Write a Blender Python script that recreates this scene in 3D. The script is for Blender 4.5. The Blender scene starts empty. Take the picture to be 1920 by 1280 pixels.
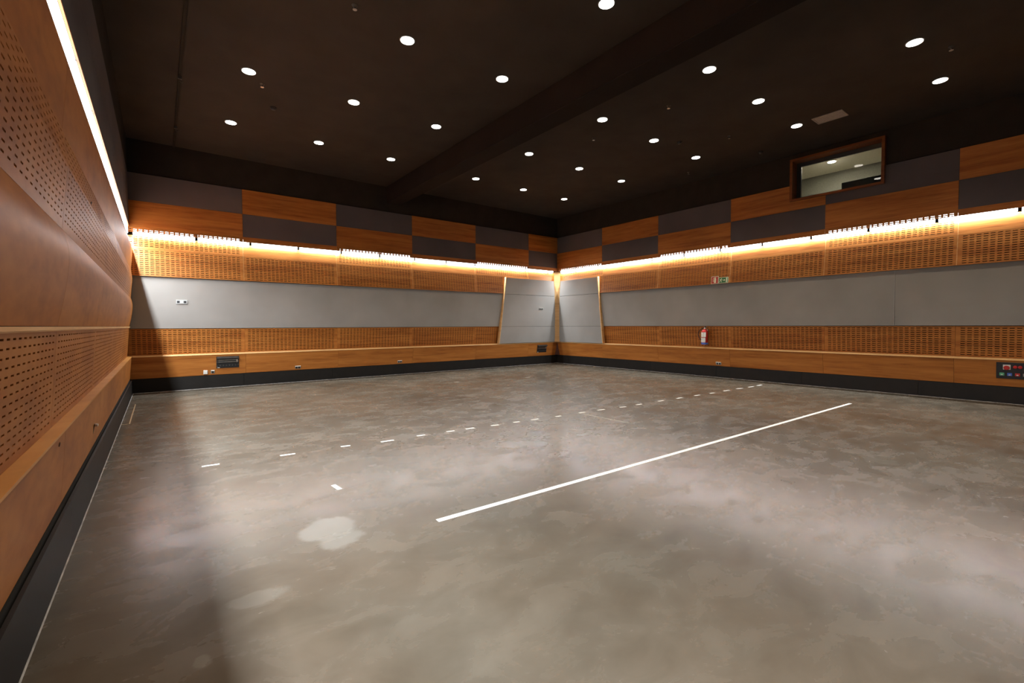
import bpy, bmesh, math, random
from mathutils import Vector, Matrix
random.seed(7)
S = bpy.context.scene
C = S.collection
# ------------------------------------------------------------------ camera
F_PX, PITCH, ROLL, YAW = 855.594, -0.0355432, -0.00403325, 0.657568
cy, sy, cp, sp = math.cos(YAW), math.sin(YAW), math.cos(PITCH), math.sin(PITCH)
fw = Vector((sy*cp, cy*cp, sp)); rt = Vector((cy, -sy, 0)); up = rt.cross(fw)
cr, sr = math.cos(ROLL), math.sin(ROLL)
rt, up = rt*cr + up*sr, up*cr - rt*sr
cd = bpy.data.cameras.new('camera'); cam = bpy.data.objects.new('camera', cd); C.objects.link(cam)
cam.matrix_world = Matrix(((rt.x, up.x, -fw.x, 0), (rt.y, up.y, -fw.y, 0), (rt.z, up.z, -fw.z, 1.6), (0, 0, 0, 1)))
cd.sensor_width = 36; cd.lens = F_PX/1920*36; cd.clip_start = 0.02; cd.clip_end = 100
S.camera = cam
# ------------------------------------------------------------------ world, exposure, light levels
w = bpy.data.worlds.new('world'); S.world = w; w.use_nodes = True
w.node_tree.nodes['Background'].inputs[0].default_value = (0, 0, 0, 1)
w.node_tree.nodes['Background'].inputs[1].default_value = 0
S.view_settings.view_transform = 'Standard'; S.view_settings.look = 'None'
S.view_settings.exposure = 0.36; S.view_settings.gamma = 1; S.view_settings.use_curve_mapping = False
STRIP_W = 34.0             # downward light of one 1.2 m LED strip
STRIP_GLOW = 7.0
STRIP_COL = (0.86, 0.93, 1.0)
SPOT_W = 112.0
SPOT_COL = (1.0, 0.84, 0.66)
DISC_GLOW = 6.0
BOOTH_GLOW = 420.0
# ------------------------------------------------------------------ materials
def new_mat(name):
    m = bpy.data.materials.new(name); m.use_nodes = True
    nt = m.node_tree; return m, nt, nt.nodes['Principled BSDF']
def node(nt, t, **k):
    n = nt.nodes.new(t)
    for a, b in k.items(): setattr(n, a, b)
    return n
def ramp(nt, stops):
    r = node(nt, 'ShaderNodeValToRGB'); e = r.color_ramp.elements
    while len(e) < len(stops): e.new(0.5)
    for i, (p, c) in enumerate(stops): e[i].position = p; e[i].color = (*c, 1)
    return r
def plain(name, col, rough=0.5, metal=0.0, var=0.12, scale=30.0, spec=0.5):
    m, nt, b = new_mat(name)
    tc = node(nt, 'ShaderNodeTexCoord'); n = node(nt, 'ShaderNodeTexNoise'); n.inputs['Scale'].default_value = scale
    n.inputs['Detail'].default_value = 3
    nt.links.new(tc.outputs['Object'], n.inputs['Vector'])
    lo = tuple(c*(1-var) for c in col); hi = tuple(min(1, c*(1+var)) for c in col)
    r = ramp(nt, [(0.3, lo), (0.7, hi)]); nt.links.new(n.outputs['Fac'], r.inputs['Fac'])
    nt.links.new(r.outputs['Color'], b.inputs['Base Color'])
    b.inputs['Roughness'].default_value = rough; b.inputs['Metallic'].default_value = metal
    b.inputs['Specular IOR Level'].default_value = spec
    return m
def wood(name, c0, c1, c2, grain=(0.45, 0.45, 9.0), rough=0.42):
    m, nt, b = new_mat(name)
    tc = node(nt, 'ShaderNodeTexCoord'); oi = node(nt, 'ShaderNodeObjectInfo')
    mul = node(nt, 'ShaderNodeMath', operation='MULTIPLY'); mul.inputs[1].default_value = 37.0
    nt.links.new(oi.outputs['Random'], mul.inputs[0])
    add = node(nt, 'ShaderNodeVectorMath', operation='ADD')
    nt.links.new(tc.outputs['Object'], add.inputs[0]); nt.links.new(mul.outputs[0], add.inputs[1])
    def streak(sc, detail, dist):
        mp = node(nt, 'ShaderNodeMapping'); mp.inputs['Scale'].default_value = sc
        nt.links.new(add.outputs[0], mp.inputs['Vector'])
        n = node(nt, 'ShaderNodeTexNoise'); n.inputs['Scale'].default_value = 1.0
        n.inputs['Detail'].default_value = detail; n.inputs['Distortion'].default_value = dist
        nt.links.new(mp.outputs[0], n.inputs['Vector']); return n
    a = streak(grain, 4, 0.6); f = streak(tuple(g*6 for g in grain), 4, 0.2)
    mx = node(nt, 'ShaderNodeMix', data_type='FLOAT'); mx.inputs[0].default_value = 0.38
    nt.links.new(a.outputs['Fac'], mx.inputs[2]); nt.links.new(f.outputs['Fac'], mx.inputs[3])
    r = ramp(nt, [(0.34, c0), (0.5, c1), (0.68, c2)]); nt.links.new(mx.outputs[0], r.inputs['Fac'])
    nt.links.new(r.outputs['Color'], b.inputs['Base Color'])
    b.inputs['Roughness'].default_value = rough; b.inputs['Specular IOR Level'].default_value = 0.22
    return m
M = {}
M['wood'] = wood('cherry_wood', (0.25, 0.076, 0.014), (0.385, 0.135, 0.026), (0.485, 0.188, 0.042))
M['wood_flame'] = wood('figured_cherry_wood', (0.26, 0.082, 0.015), (0.355, 0.126, 0.025), (0.435, 0.172, 0.038), grain=(0.8, 0.8, 2.2), rough=0.5)
M['wood_top_lit'] = wood('lit_cherry_wood', (0.42, 0.175, 0.036), (0.52, 0.235, 0.055), (0.60, 0.29, 0.08), grain=(0.8, 0.8, 2.2), rough=0.4)  # cherry with the light on the left ledge top put into its colour
M['wood_edge'] = wood('pale_lit_wood_edge', (0.60, 0.33, 0.13), (0.70, 0.41, 0.17), (0.78, 0.48, 0.22))  # pale edging, brightened by painting the light on the ledge nosing into it
M['wood_dark'] = wood('dark_stained_wood', (0.05, 0.014, 0.005), (0.075, 0.022, 0.008), (0.10, 0.03, 0.01))
def fabric(name, col):
    m, nt, b = new_mat(name)
    tc = node(nt, 'ShaderNodeTexCoord')
    n = node(nt, 'ShaderNodeTexNoise'); n.inputs['Scale'].default_value = 0.9; n.inputs['Detail'].default_value = 3
    n2 = node(nt, 'ShaderNodeTexNoise'); n2.inputs['Scale'].default_value = 260; n2.inputs['Detail'].default_value = 2
    for q in (n, n2): nt.links.new(tc.outputs['Object'], q.inputs['Vector'])
    r = ramp(nt, [(0.3, tuple(c*0.9 for c in col)), (0.7, tuple(c*1.08 for c in col))])
    nt.links.new(n.outputs['Fac'], r.inputs['Fac']); nt.links.new(r.outputs['Color'], b.inputs['Base Color'])
    bp = node(nt, 'ShaderNodeBump'); bp.inputs['Strength'].default_value = 0.15; bp.inputs['Distance'].default_value = 0.002
    nt.links.new(n2.outputs['Fac'], bp.inputs['Height']); nt.links.new(bp.outputs[0], b.inputs['Normal'])
    b.inputs['Roughness'].default_value = 0.92; b.inputs['Specular IOR Level'].default_value = 0.15
    return m
M['fabric'] = fabric('grey_fabric', (0.295, 0.275, 0.25))
M['seam'] = fabric('pale_seam', (0.36, 0.34, 0.32))
M['fabric_dark'] = fabric('dark_grey_fabric', (0.092, 0.083, 0.088))
M['black_wall'] = plain('matte_black_wall', (0.022, 0.020, 0.017), 0.9, spec=0.1, scale=3)
M['ceiling'] = plain('dark_brown_ceiling', (0.043, 0.038, 0.034), 0.95, spec=0.05, scale=1.5)
M['beam'] = plain('black_brown_beam', (0.015, 0.013, 0.012), 0.95, spec=0.05, scale=1.5)
M['frame_wood'] = wood('dark_cherry_wood', (0.12, 0.032, 0.008), (0.17, 0.05, 0.012), (0.22, 0.07, 0.018))
M['skirting'] = plain('black_skirting', (0.013, 0.011, 0.009), 0.5, scale=6, spec=0.2)
M['bead'] = plain('grey_sealant', (0.34, 0.32, 0.30), 0.7, scale=8, var=0.35)
M['black'] = plain('black_plastic', (0.012, 0.012, 0.013), 0.4)
M['dark_metal'] = plain('dark_painted_metal', (0.06, 0.055, 0.05), 0.5, 0.3)
M['steel'] = plain('brushed_steel', (0.62, 0.60, 0.57), 0.3, 1.0)
M['brass'] = plain('brass', (0.75, 0.58, 0.36), 0.35, 0.8)
M['white'] = plain('white_plastic', (0.78, 0.76, 0.68), 0.45, var=0.04)
M['tape'] = plain('white_tape', (0.86, 0.85, 0.80), 0.55, var=0.05, scale=5)
M['tape_worn'] = plain('worn_tape', (0.45, 0.41, 0.33), 0.6, var=0.25, scale=9)
M['red'] = plain('red_enamel', (0.50, 0.022, 0.018), 0.28)
M['sign_red'] = plain('sign_red', (0.50, 0.045, 0.03), 0.5)
M['sign_green'] = plain('sign_green', (0.03, 0.17, 0.05), 0.5)
M['sign_pale'] = plain('photoluminescent_cream', (0.82, 0.85, 0.62), 0.5, var=0.03)
M['blue'] = plain('blue_plastic', (0.08, 0.16, 0.55), 0.4)
M['green'] = plain('green_plastic', (0.10, 0.42, 0.22), 0.4)
M['rubber'] = plain('dark_rubber', (0.05, 0.012, 0.01), 0.5)
M['booth_wall'] = plain('booth_olive_wall', (0.17, 0.16, 0.12), 0.8)
M['booth_ceiling'] = plain('booth_cream_ceiling', (0.80, 0.76, 0.62), 0.8)
def emis(name, col, st):
    m, nt, b = new_mat(name)
    b.inputs['Base Color'].default_value = (0.8, 0.8, 0.8, 1)
    b.inputs['Emission Color'].default_value = (*col, 1); b.inputs['Emission Strength'].default_value = st
    return m
M['led'] = emis('led_diffuser', STRIP_COL, STRIP_GLOW)
M['booth_lamp'] = emis('booth_lens', (1.0, 0.95, 0.8), BOOTH_GLOW)
M['lamp'] = emis('downlight_lens', (1.0, 0.94, 0.84), DISC_GLOW)
m, nt, b = new_mat('window_glass'); M['glass'] = m
b.inputs['Transmission Weight'].default_value = 1.0; b.inputs['Roughness'].default_value = 0.0; b.inputs['IOR'].default_value = 1.45
# polished concrete
m, nt, b = new_mat('polished_concrete'); M['concrete'] = m
tc = node(nt, 'ShaderNodeTexCoord')
def fnoise(scale, detail=5, dist=0.0, stretch=(1, 1, 1), rough=0.55):
    mp = node(nt, 'ShaderNodeMapping'); mp.inputs['Scale'].default_value = stretch; mp.inputs['Rotation'].default_value = (0, 0, 0.5)
    nt.links.new(tc.outputs['Object'], mp.inputs['Vector'])
    n = node(nt, 'ShaderNodeTexNoise'); n.inputs['Scale'].default_value = scale; n.inputs['Detail'].default_value = detail
    n.inputs['Distortion'].default_value = dist; n.inputs['Roughness'].default_value = rough
    nt.links.new(mp.outputs[0], n.inputs['Vector']); return n
n1 = fnoise(0.55, 6, 0.25, rough=0.56); n2 = fnoise(2.4, 7, 0.5, (1, 1.5, 1), 0.6); n3 = fnoise(0.35, 3, 0.1)
mx = node(nt, 'ShaderNodeMix', data_type='FLOAT'); mx.inputs[0].default_value = 0.34
nt.links.new(n1.outputs['Fac'], mx.inputs[2]); nt.links.new(n2.outputs['Fac'], mx.inputs[3])
r1 = ramp(nt, [(0.30, (0.068, 0.054, 0.039)), (0.47, (0.100, 0.083, 0.063)), (0.60, (0.130, 0.110, 0.086)), (0.78, (0.188, 0.165, 0.135))])
nt.links.new(mx.outputs[0], r1.inputs['Fac'])
r3 = ramp(nt, [(0.35, (1.0, 0.90, 0.80)), (0.65, (0.95, 1.0, 1.0))]); nt.links.new(n3.outputs['Fac'], r3.inputs['Fac'])
mm = node(nt, 'ShaderNodeMix', data_type='RGBA', blend_type='MULTIPLY'); mm.inputs[0].default_value = 1.0
nt.links.new(r1.outputs['Color'], mm.inputs[6]); nt.links.new(r3.outputs['Color'], mm.inputs[7])
# pale chips
n4 = fnoise(5.5, 7, 0.4, (1, 1.8, 1), 0.75); r4 = ramp(nt, [(0.66, (0, 0, 0)), (0.74, (0.55, 0.55, 0.55))])
nt.links.new(n4.outputs['Fac'], r4.inputs['Fac'])
m5 = node(nt, 'ShaderNodeMix', data_type='RGBA'); nt.links.new(r4.outputs['Color'], m5.inputs[0])
nt.links.new(mm.outputs[2], m5.inputs[6]); m5.inputs[7].default_value = (0.24, 0.215, 0.185, 1)
last = m5.outputs[2]
# repaired pale patches (stains with a shape of their own)
for (px, py, rx, ry, k) in ((1.02, 3.62, 0.19, 0.30, 0.5), (0.45, 3.0, 0.16, 0.08, 0.18), (0.12, 2.6, 0.05, 0.07, 0.4)):
    sb = node(nt, 'ShaderNodeVectorMath', operation='SUBTRACT'); sb.inputs[1].default_value = (px, py, 0)
    nt.links.new(tc.outputs['Object'], sb.inputs[0])
    sc = node(nt, 'ShaderNodeVectorMath', operation='MULTIPLY'); sc.inputs[1].default_value = (1/rx, 1/ry, 0)
    nt.links.new(sb.outputs[0], sc.inputs[0])
    ln = node(nt, 'ShaderNodeVectorMath', operation='LENGTH'); nt.links.new(sc.outputs[0], ln.inputs[0])
    ad = node(nt, 'ShaderNodeMath', operation='MULTIPLY_ADD'); nt.links.new(n2.outputs['Fac'], ad.inputs[0]); ad.inputs[1].default_value = 2.6; nt.links.new(ln.outputs['Value'], ad.inputs[2])
    rr = ramp(nt, [(0.0, (k, k, k)), (1.0, (0, 0, 0))])
    mr = node(nt, 'ShaderNodeMapRange'); mr.inputs['From Min'].default_value = 2.12; mr.inputs['From Max'].default_value = 2.36
    nt.links.new(ad.outputs[0], mr.inputs['Value']); nt.links.new(mr.outputs[0], rr.inputs['Fac'])
    mq = node(nt, 'ShaderNodeMix', data_type='RGBA'); nt.links.new(rr.outputs['Color'], mq.inputs[0])
    nt.links.new(last, mq.inputs[6]); mq.inputs[7].default_value = (0.23, 0.215, 0.185, 1); last = mq.outputs[2]
nt.links.new(last, b.inputs['Base Color'])
rg = ramp(nt, [(0.35, (0.21, 0.21, 0.21)), (0.65, (0.31, 0.31, 0.31))]); nt.links.new(n2.outputs['Fac'], rg.inputs['Fac'])
nt.links.new(rg.outputs['Color'], b.inputs['Roughness'])
bp = node(nt, 'ShaderNodeBump'); bp.inputs['Strength'].default_value = 0.03; bp.inputs['Distance'].default_value = 0.01
nt.links.new(n3.outputs['Fac'], bp.inputs['Height']); nt.links.new(bp.outputs[0], b.inputs['Normal'])
b.inputs['Specular IOR Level'].default_value = 0.21
# ------------------------------------------------------------------ helpers
def link(name, bm, mat, parent=None, loc=None, smooth=False):
    me = bpy.data.meshes.new(name); bm.normal_update(); bm.to_mesh(me); bm.free()
    if smooth:
        for p in me.polygons: p.use_smooth = True
    me.materials.append(M[mat] if isinstance(mat, str) else mat)
    o = bpy.data.objects.new(name, me); C.objects.link(o)
    if parent: o.parent = parent
    if loc: o.location = loc
    return o
def struct(o): o['kind'] = 'structure'; return o
def tag(o, label, cat, group=None):
    o['label'] = label; o['category'] = cat
    if group: o['group'] = group
    return o
def thing(name, loc, label, cat, group=None, rz=0.0):
    o = bpy.data.objects.new(name, None); C.objects.link(o); o.location = loc; o.rotation_euler = (0, 0, rz)
    o.empty_display_size = 0.1
    return tag(o, label, cat, group)
def box(bm, x0, x1, y0, y1, z0, z1, bev=0.0):
    t = bmesh.new()
    bmesh.ops.create_cube(t, size=1)
    for v in t.verts: v.co = Vector(((x0+x1)/2 + v.co.x*(x1-x0), (y0+y1)/2 + v.co.y*(y1-y0), (z0+z1)/2 + v.co.z*(z1-z0)))
    if bev: bmesh.ops.bevel(t, geom=t.edges[:], offset=bev, segments=1, affect='EDGES')
    me = bpy.data.meshes.new('t'); t.to_mesh(me); t.free(); bm.from_mesh(me); bpy.data.meshes.remove(me)
    return bm
def lathe(bm, prof, seg=24, M4=None):
    rings = []
    for r, z in prof:
        ring = []
        for i in range(seg):
            a = 2*math.pi*i/seg; p = Vector((r*math.cos(a), r*math.sin(a), z))
            ring.append(bm.verts.new(M4 @ p if M4 else p))
        rings.append(ring)
    for a, c in zip(rings, rings[1:]):
        for i in range(seg): bm.faces.new((a[i], a[(i+1) % seg], c[(i+1) % seg], c[i]))
    bm.faces.new(list(reversed(rings[0]))); bm.faces.new(rings[-1])
    return bm
def tube(bm, pts, r, seg=8):
    pts = [Vector(p) for p in pts]; rings = []
    for i, p in enumerate(pts):
        d = (pts[min(i+1, len(pts)-1)] - pts[max(i-1, 0)]).normalized()
        a = d.orthogonal().normalized() if abs(d.z) > 0.99 else d.cross(Vector((0, 0, 1))).normalized()
        c = d.cross(a)
        rings.append([bm.verts.new(p + a*r*math.cos(2*math.pi*k/seg) + c*r*math.sin(2*math.pi*k/seg)) for k in range(seg)])
    for a, c in zip(rings, rings[1:]):
        for i in range(seg): bm.faces.new((a[i], a[(i+1) % seg], c[(i+1) % seg], c[i]))
    bm.faces.new(rings[0]); bm.faces.new(rings[-1])
    return bm
def prism(bm, poly, P, t0, t1):
    """poly: list of (a,b); P(a,b,t) -> point; extruded from t0 to t1"""
    A = [bm.verts.new(P(a, c, t0)) for a, c in poly]; B = [bm.verts.new(P(a, c, t1)) for a, c in poly]
    bm.faces.new(A); bm.faces.new(list(reversed(B)))
    n = len(poly)
    for i in range(n): bm.faces.new((A[i], A[(i+1) % n], B[(i+1) % n], B[i]))
    return bm
# room: x from the left skirting to the right one, y to the back wall
XL, YB, XR, YF, ZC = -0.54, 14.12, 13.33, -4.5, 6.03
WALL = {
    'left':  lambda u, o, z: Vector((XL + o, u, z)),
    'back':  lambda u, o, z: Vector((u, YB - o, z)),
    'right': lambda u, o, z: Vector((XR - o, u, z)),
}
def board(wall, name, u0, u1, prof, mat, parent, thick=0.018, smooth=False):
    """a solid board along the wall whose front follows prof = [(o, z), ...]"""
    P = WALL[wall]; bm = bmesh.new()
    for u in (0,): pass
    front = [(bm.verts.new(P(u0, o, z)), bm.verts.new(P(u1, o, z))) for o, z in prof]
    back = [(bm.verts.new(P(u0, o - thick, z)), bm.verts.new(P(u1, o - thick, z))) for o, z in prof]
    n = len(prof)
    for i in range(n-1):
        bm.faces.new((front[i][0], front[i][1], front[i+1][1], front[i+1][0]))
        bm.faces.new((back[i][0], back[i+1][0], back[i+1][1], back[i][1]))
        bm.faces.new((front[i][0], front[i+1][0], back[i+1][0], back[i][0]))
        bm.faces.new((front[i][1], back[i][1], back[i+1][1], front[i+1][1]))
    bm.faces.new((front[0][0], back[0][0], back[0][1], front[0][1]))
    bm.faces.new((front[-1][0], front[-1][1], back[-1][1], back[-1][0]))
    o = link(name, bm, mat, parent)
    if smooth:
        for f in o.data.polygons[:]: f.use_smooth = True
        o.data.set_sharp_from_angle(angle=math.radians(35))
    return o
def slotted(wall, name, u0, u1, p0, p1, mat, parent, rows, pitch=0.10, dash=0.068, h=0.015, depth=0.016, shift=0.0):
    """an inclined board from p0=(o,z) to p1 with real slots cut in it; rows = slot heights as distance up the board"""
    P = WALL[wall]; L = math.hypot(p1[0]-p0[0], p1[1]-p0[1])
    nz = ((p1[1]-p0[1])/L, -(p1[0]-p0[0])/L)      # outward normal in (o, z)
    def Q(u, s, d=0.0):
        t = s/L
        return P(u, p0[0]+(p1[0]-p0[0])*t - nz[0]*d, p0[1]+(p1[1]-p0[1])*t - nz[1]*d)
    n = max(1, int((u1-u0-0.05)//pitch)); start = (u0+u1)/2 - n*pitch/2 + pitch/2 + shift
    vs, fs = [], []
    def quad(a, c, d, e):
        i = len(vs); vs.extend((a, c, d, e)); fs.append((i, i+1, i+2, i+3))
    y = 0.0
    for s in rows:
        a, c = s-h/2, s+h/2
        quad(Q(u0, y), Q(u1, y), Q(u1, a), Q(u0, a)); y = c
        x = u0
        for k in range(n):
            c0 = start + k*pitch - dash/2; c1 = c0 + dash
            quad(Q(x, a), Q(c0, a), Q(c0, c), Q(x, c)); x = c1
            quad(Q(c0, a), Q(c1, a), Q(c1, a, depth), Q(c0, a, depth))
            quad(Q(c0, c), Q(c1, c), Q(c1, c, depth), Q(c0, c, depth))
            quad(Q(c0, a), Q(c0, c), Q(c0, c, depth), Q(c0, a, depth))
            quad(Q(c1, a), Q(c1, c), Q(c1, c, depth), Q(c1, a, depth))
        quad(Q(x, a), Q(u1, a), Q(u1, c), Q(x, c))
    quad(Q(u0, y), Q(u1, y), Q(u1, L), Q(u0, L))
    for (a, c) in ((0, 0), (L, L)): quad(Q(u0, a), Q(u1, a), Q(u1, a, depth), Q(u0, a, depth))
    for u in (u0, u1): quad(Q(u, 0), Q(u, L), Q(u, L, depth), Q(u, 0, depth))
    me = bpy.data.meshes.new(name); me.from_pydata([tuple(v) for v in vs], [], fs); me.materials.append(M[mat])
    o = bpy.data.objects.new(name, me); C.objects.link(o); o.parent = parent
    return o
def rows_of(L, first, last, step=0.0455):
    n = int(round((L-first-last)/step)); return [first + i*(L-first-last)/n for i in range(n+1)]
# ------------------------------------------------------------------ shell
bm = bmesh.new(); box(bm, XL-0.35, XR+0.35, YF-0.35, YB+0.35, -0.12, 0.0); floor = struct(link('floor', bm, 'concrete'))
bm = bmesh.new(); box(bm, XL-0.35, XR+0.35, YF-0.35, YB+0.35, ZC, ZC+0.1); ceiling = struct(link('ceiling', bm, 'ceiling'))
bm = bmesh.new(); box(bm, XL-0.35, XL-0.13, YF, YB+0.13, 0, ZC); wall_left = struct(link('wall_left', bm, 'black_wall'))
bm = bmesh.new(); box(bm, XL-0.13, XR+0.13, YB+0.13, YB+0.35, 0, ZC); wall_back = struct(link('wall_back', bm, 'black_wall'))
# right wall has the control booth opening
WY0, WY1, WZ0, WZ1 = 3.20, 5.06, 4.86, 5.83
bm = bmesh.new()
X0, X1 = XR+0.13, XR+0.35
box(bm, X0, X1, YF, WY0, 0, ZC); box(bm, X0, X1, WY1, YB+0.13, 0, ZC)
box(bm, X0, X1, WY0, WY1, 0, WZ0); box(bm, X0, X1, WY0, WY1, WZ1, ZC)
wall_right = struct(link('wall_right', bm, 'black_wall'))
bm = bmesh.new(); box(bm, XL-0.35, XR+0.35, YF-0.35, YF, 0, ZC); wall_front = struct(link('wall_front', bm, 'black_wall'))
# black wall face over the panels stands nearly flush with them
for wn, wo, u0, u1 in (('left', wall_left, YF, YB), ('back', wall_back, XL, XR)):
    board(wn, 'upper_wall_face', u0, u1, [(0.03, 5.25), (0.03, ZC)], 'black_wall', wo, 0.15)
board('right', 'upper_wall_face', YF, WY0-0.06, [(0.04, 5.25), (0.04, ZC)], 'black_wall', wall_right, 0.15)
board('right', 'upper_wall_face', WY1+0.06, YB, [(0.04, 5.25), (0.04, ZC)], 'black_wall', wall_right, 0.15)
board('right', 'upper_wall_face', WY0-0.06, WY1+0.06, [(0.04, WZ1+0.06), (0.04, ZC)], 'black_wall', wall_right, 0.15)
# ceiling beam
bm = bmesh.new(); box(bm, 5.84, 6.30, YF, YB-0.04, ZC-0.52, ZC, 0.01); struct(link('ceiling_beam', bm, 'beam'))
# ------------------------------------------------------------------ wall panelling
JA = [XL-0.07, 1.82, 4.25, 6.69, 9.19, 11.70, XR-0.06]
JB = [YB-0.06, 11.60, 9.16, 6.71, 4.32, 1.91, -0.50, -2.9, YF]
G = 0.004
LBOT, LTOP = (-0.065, 0.902), (-0.005, 1.545)      # lower slotted band
PBOT, PMID, PTOP = (0.100, 2.815), (0.030, 3.452), (-0.012, 3.772)
def seg_len(a, c): return math.hypot(a[0]-c[0], a[1]-c[1])
def lerp(a, c, t): return (a[0]+(c[0]-a[0])*t, a[1]+(c[1]-a[1])*t)
def dress(wall, wo, J, first_dark, slots_until=None):
    sgn = 1 if J[1] > J[0] else -1
    for i in range(len(J)-1):
        u0, u1 = min(J[i], J[i+1])+G/2, max(J[i], J[i+1])-G/2
        top_dark = (i % 2 == 0) == first_dark
        detail = slots_until is None or u1 > slots_until
        sh = random.uniform(-0.01, 0.01)
        # skirting and ledge face
        board(wall, 'ledge_face', u0, u1, [(-0.012, 0.345), (0.078, 0.884)], 'wood', wo, 0.02)
        # lower slotted band
        L = seg_len(LBOT, LTOP)
        if detail: slotted(wall, 'slotted_panel', u0, u1, LBOT, LTOP, 'wood', wo, rows_of(L, 0.045, 0.045), shift=sh)
        else: board(wall, 'slotted_panel', u0, u1, [LBOT, LTOP], 'wood', wo)
        # upper slotted band and the strip under the light
        L = seg_len(PBOT, PMID)
        if detail: slotted(wall, 'slotted_panel', u0, u1, PBOT, PMID, 'wood', wo, rows_of(L, 0.04, 0.035), shift=sh)
        else: board(wall, 'slotted_panel', u0, u1, [PBOT, PMID], 'wood', wo)
        a = lerp(PMID, PTOP, 0.012)
        if top_dark and detail:
            L = seg_len(a, PTOP); slotted(wall, 'slotted_panel', u0, u1, a, PTOP, 'wood', wo, rows_of(L, 0.075, 0.03), shift=sh)
        else: board(wall, 'wood_strip', u0, u1, [a, PTOP], 'wood', wo)
        # valance and the two rows of tiles over the light
        if top_dark:
            if detail: slotted(wall, 'valance', u0, u1, (0.078, 3.842), (0.078, 3.975), 'wood', wo, [0.026, 0.066], shift=sh)
            else: board(wall, 'valance', u0, u1, [(0.078, 3.842), (0.078, 3.975)], 'wood', wo)
            board(wall, 'wood_panel', u0, u1, [(0.078, 3.976), (0.078, 4.578)], 'wood', wo)
            tops = 'fabric_dark'
        else:
            board(wall, 'valance', u0, u1, [(0.078, 3.842), (0.078, 3.9755)], 'wood', wo)
            board(wall, 'fabric_panel', u0, u1, [(0.070, 3.976), (0.070, 4.578)], 'fabric_dark', wo, 0.03)
            tops = 'wood'
        nm = 'fabric_panel' if tops != 'wood' else 'wood_panel'
        oo, th = (0.070, 0.03) if tops != 'wood' else (0.078, 0.018)
        if wall == 'right' and u0 < WY1+0.1 and u1 > WY0-0.1:
            # cut around the booth window
            za = WZ0-0.05
            board(wall, nm, u0, u1, [(oo, 4.582), (oo, za)], tops, wo, th)
            if u0 < WY0-0.06: board(wall, nm, u0, min(u1, WY0-0.06), [(oo, za+0.001), (oo, 5.23)], tops, wo, th)
            if u1 > WY1+0.06: board(wall, nm, max(u0, WY1+0.06), u1, [(oo, za+0.001), (oo, 5.23)], tops, wo, th)
        else:
            board(wall, nm, u0, u1, [(oo, 4.582), (oo, 5.23)], tops, wo, th)
for wn, wo, u0, u1 in (('back', wall_back, XL, XR), ('right', wall_right, YF, YB), ('left', wall_left, YF, YB)):
    board(wn, 'cavity_light_stop', u0, u1, [(0.044 if wn != 'left' else 0.016, 3.966), (0.044 if wn != 'left' else 0.016, 3.974)], 'black_wall', wo, 0.17)  # added board, stops the strip light leaking up behind the tiles
    board(wn, 'shelf_light_stop', u0, u1, [(-0.032, 3.775), (-0.032, 3.781)], 'black_wall', wo, 0.10)  # added black board, keeps strip light out of the space behind the panels
dress('back', wall_back, JA, True)
dress('right', wall_right, JB, True, slots_until=0.0)
# thin pale joint strips between modules of the upper band
for wn, wo, js in (('back', wall_back, JA[1:5]), ('right', wall_right, JB[2:6])):
    for u in js:
        board(wn, 'joint_strip', u-0.007, u+0.007, [lerp(PBOT, PMID, 0.0), PMID, PTOP], 'wood_edge', wo, 0.012)
        for v in wo.children[-1].data.vertices: v.co += (WALL[wn](0, 0.003, 0) - WALL[wn](0, 0, 0))
# grey fabric bands: a gently padded sheet
def padded(wall, u0, u1, z0, z1, parent, o0=0.012, o1=0.030, mat='fabric', name='fabric_panel', bulge=0.02):
    """stretched fabric over padding: bulges between its edges, with soft puckers along the top"""
    P = WALL[wall]; nu, nz = max(2, int((u1-u0)/0.11)), 12; vs, fs = [], []
    ph = [random.uniform(0, 6.3) for _ in range(5)]
    for i in range(nu+1):
        u = u0+(u1-u0)*i/nu
        pk = sum(math.sin(u*f+p) for f, p in zip((1.3, 2.9, 5.1, 8.7, 13.0), ph))/5
        for k in range(nz+1):
            t = k/nz; o = o0+(o1-o0)*t
            if 0 < t < 1: o += bulge*math.sin(math.pi*t)**0.5 + 0.010*pk*math.exp(-((t-0.88)/0.10)**2) + 0.003*pk*math.sin(math.pi*t)
            vs.append(P(u, o, z0+(z1-z0)*t))
    n = len(vs); m = nz+1
    for i in range(nu+1):
        for k in (0, nz): vs.append(P(u0+(u1-u0)*i/nu, (o0 if k == 0 else o1)-0.03, z0 if k == 0 else z1))
    for i in range(nu):
        for k in range(nz): fs.append((i*m+k, (i+1)*m+k, (i+1)*m+k+1, i*m+k+1))
        fs.append((i*m, n+2*i, n+2*i+2, (i+1)*m)); fs.append((i*m+nz, (i+1)*m+nz, n+2*i+3, n+2*i+1))
        fs.append((n+2*i, n+2*i+1, n+2*i+3, n+2*i+2))
    me = bpy.data.meshes.new(name); me.from_pydata([tuple(v) for v in vs], [], fs); me.materials.append(M[mat])
    for p in me.polygons: p.use_smooth = True
    me.set_sharp_from_angle(angle=math.radians(40))
    o = bpy.data.objects.new(name, me); C.objects.link(o); o.parent = parent
    return o
padded('back', JA[0], 11.6, 1.556, 2.832, wall_back)
padded('right', 2.932, 12.3, 1.556, 2.832, wall_right)
board('right', 'seam_strip', 2.925, 2.937, [(0.028, 1.556), (0.047, 1.8), (0.052, 2.6), (0.036, 2.832)], 'seam', wall_right, 0.012)
padded('right', YF, 2.930, 1.556, 2.832, wall_right)
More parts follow.
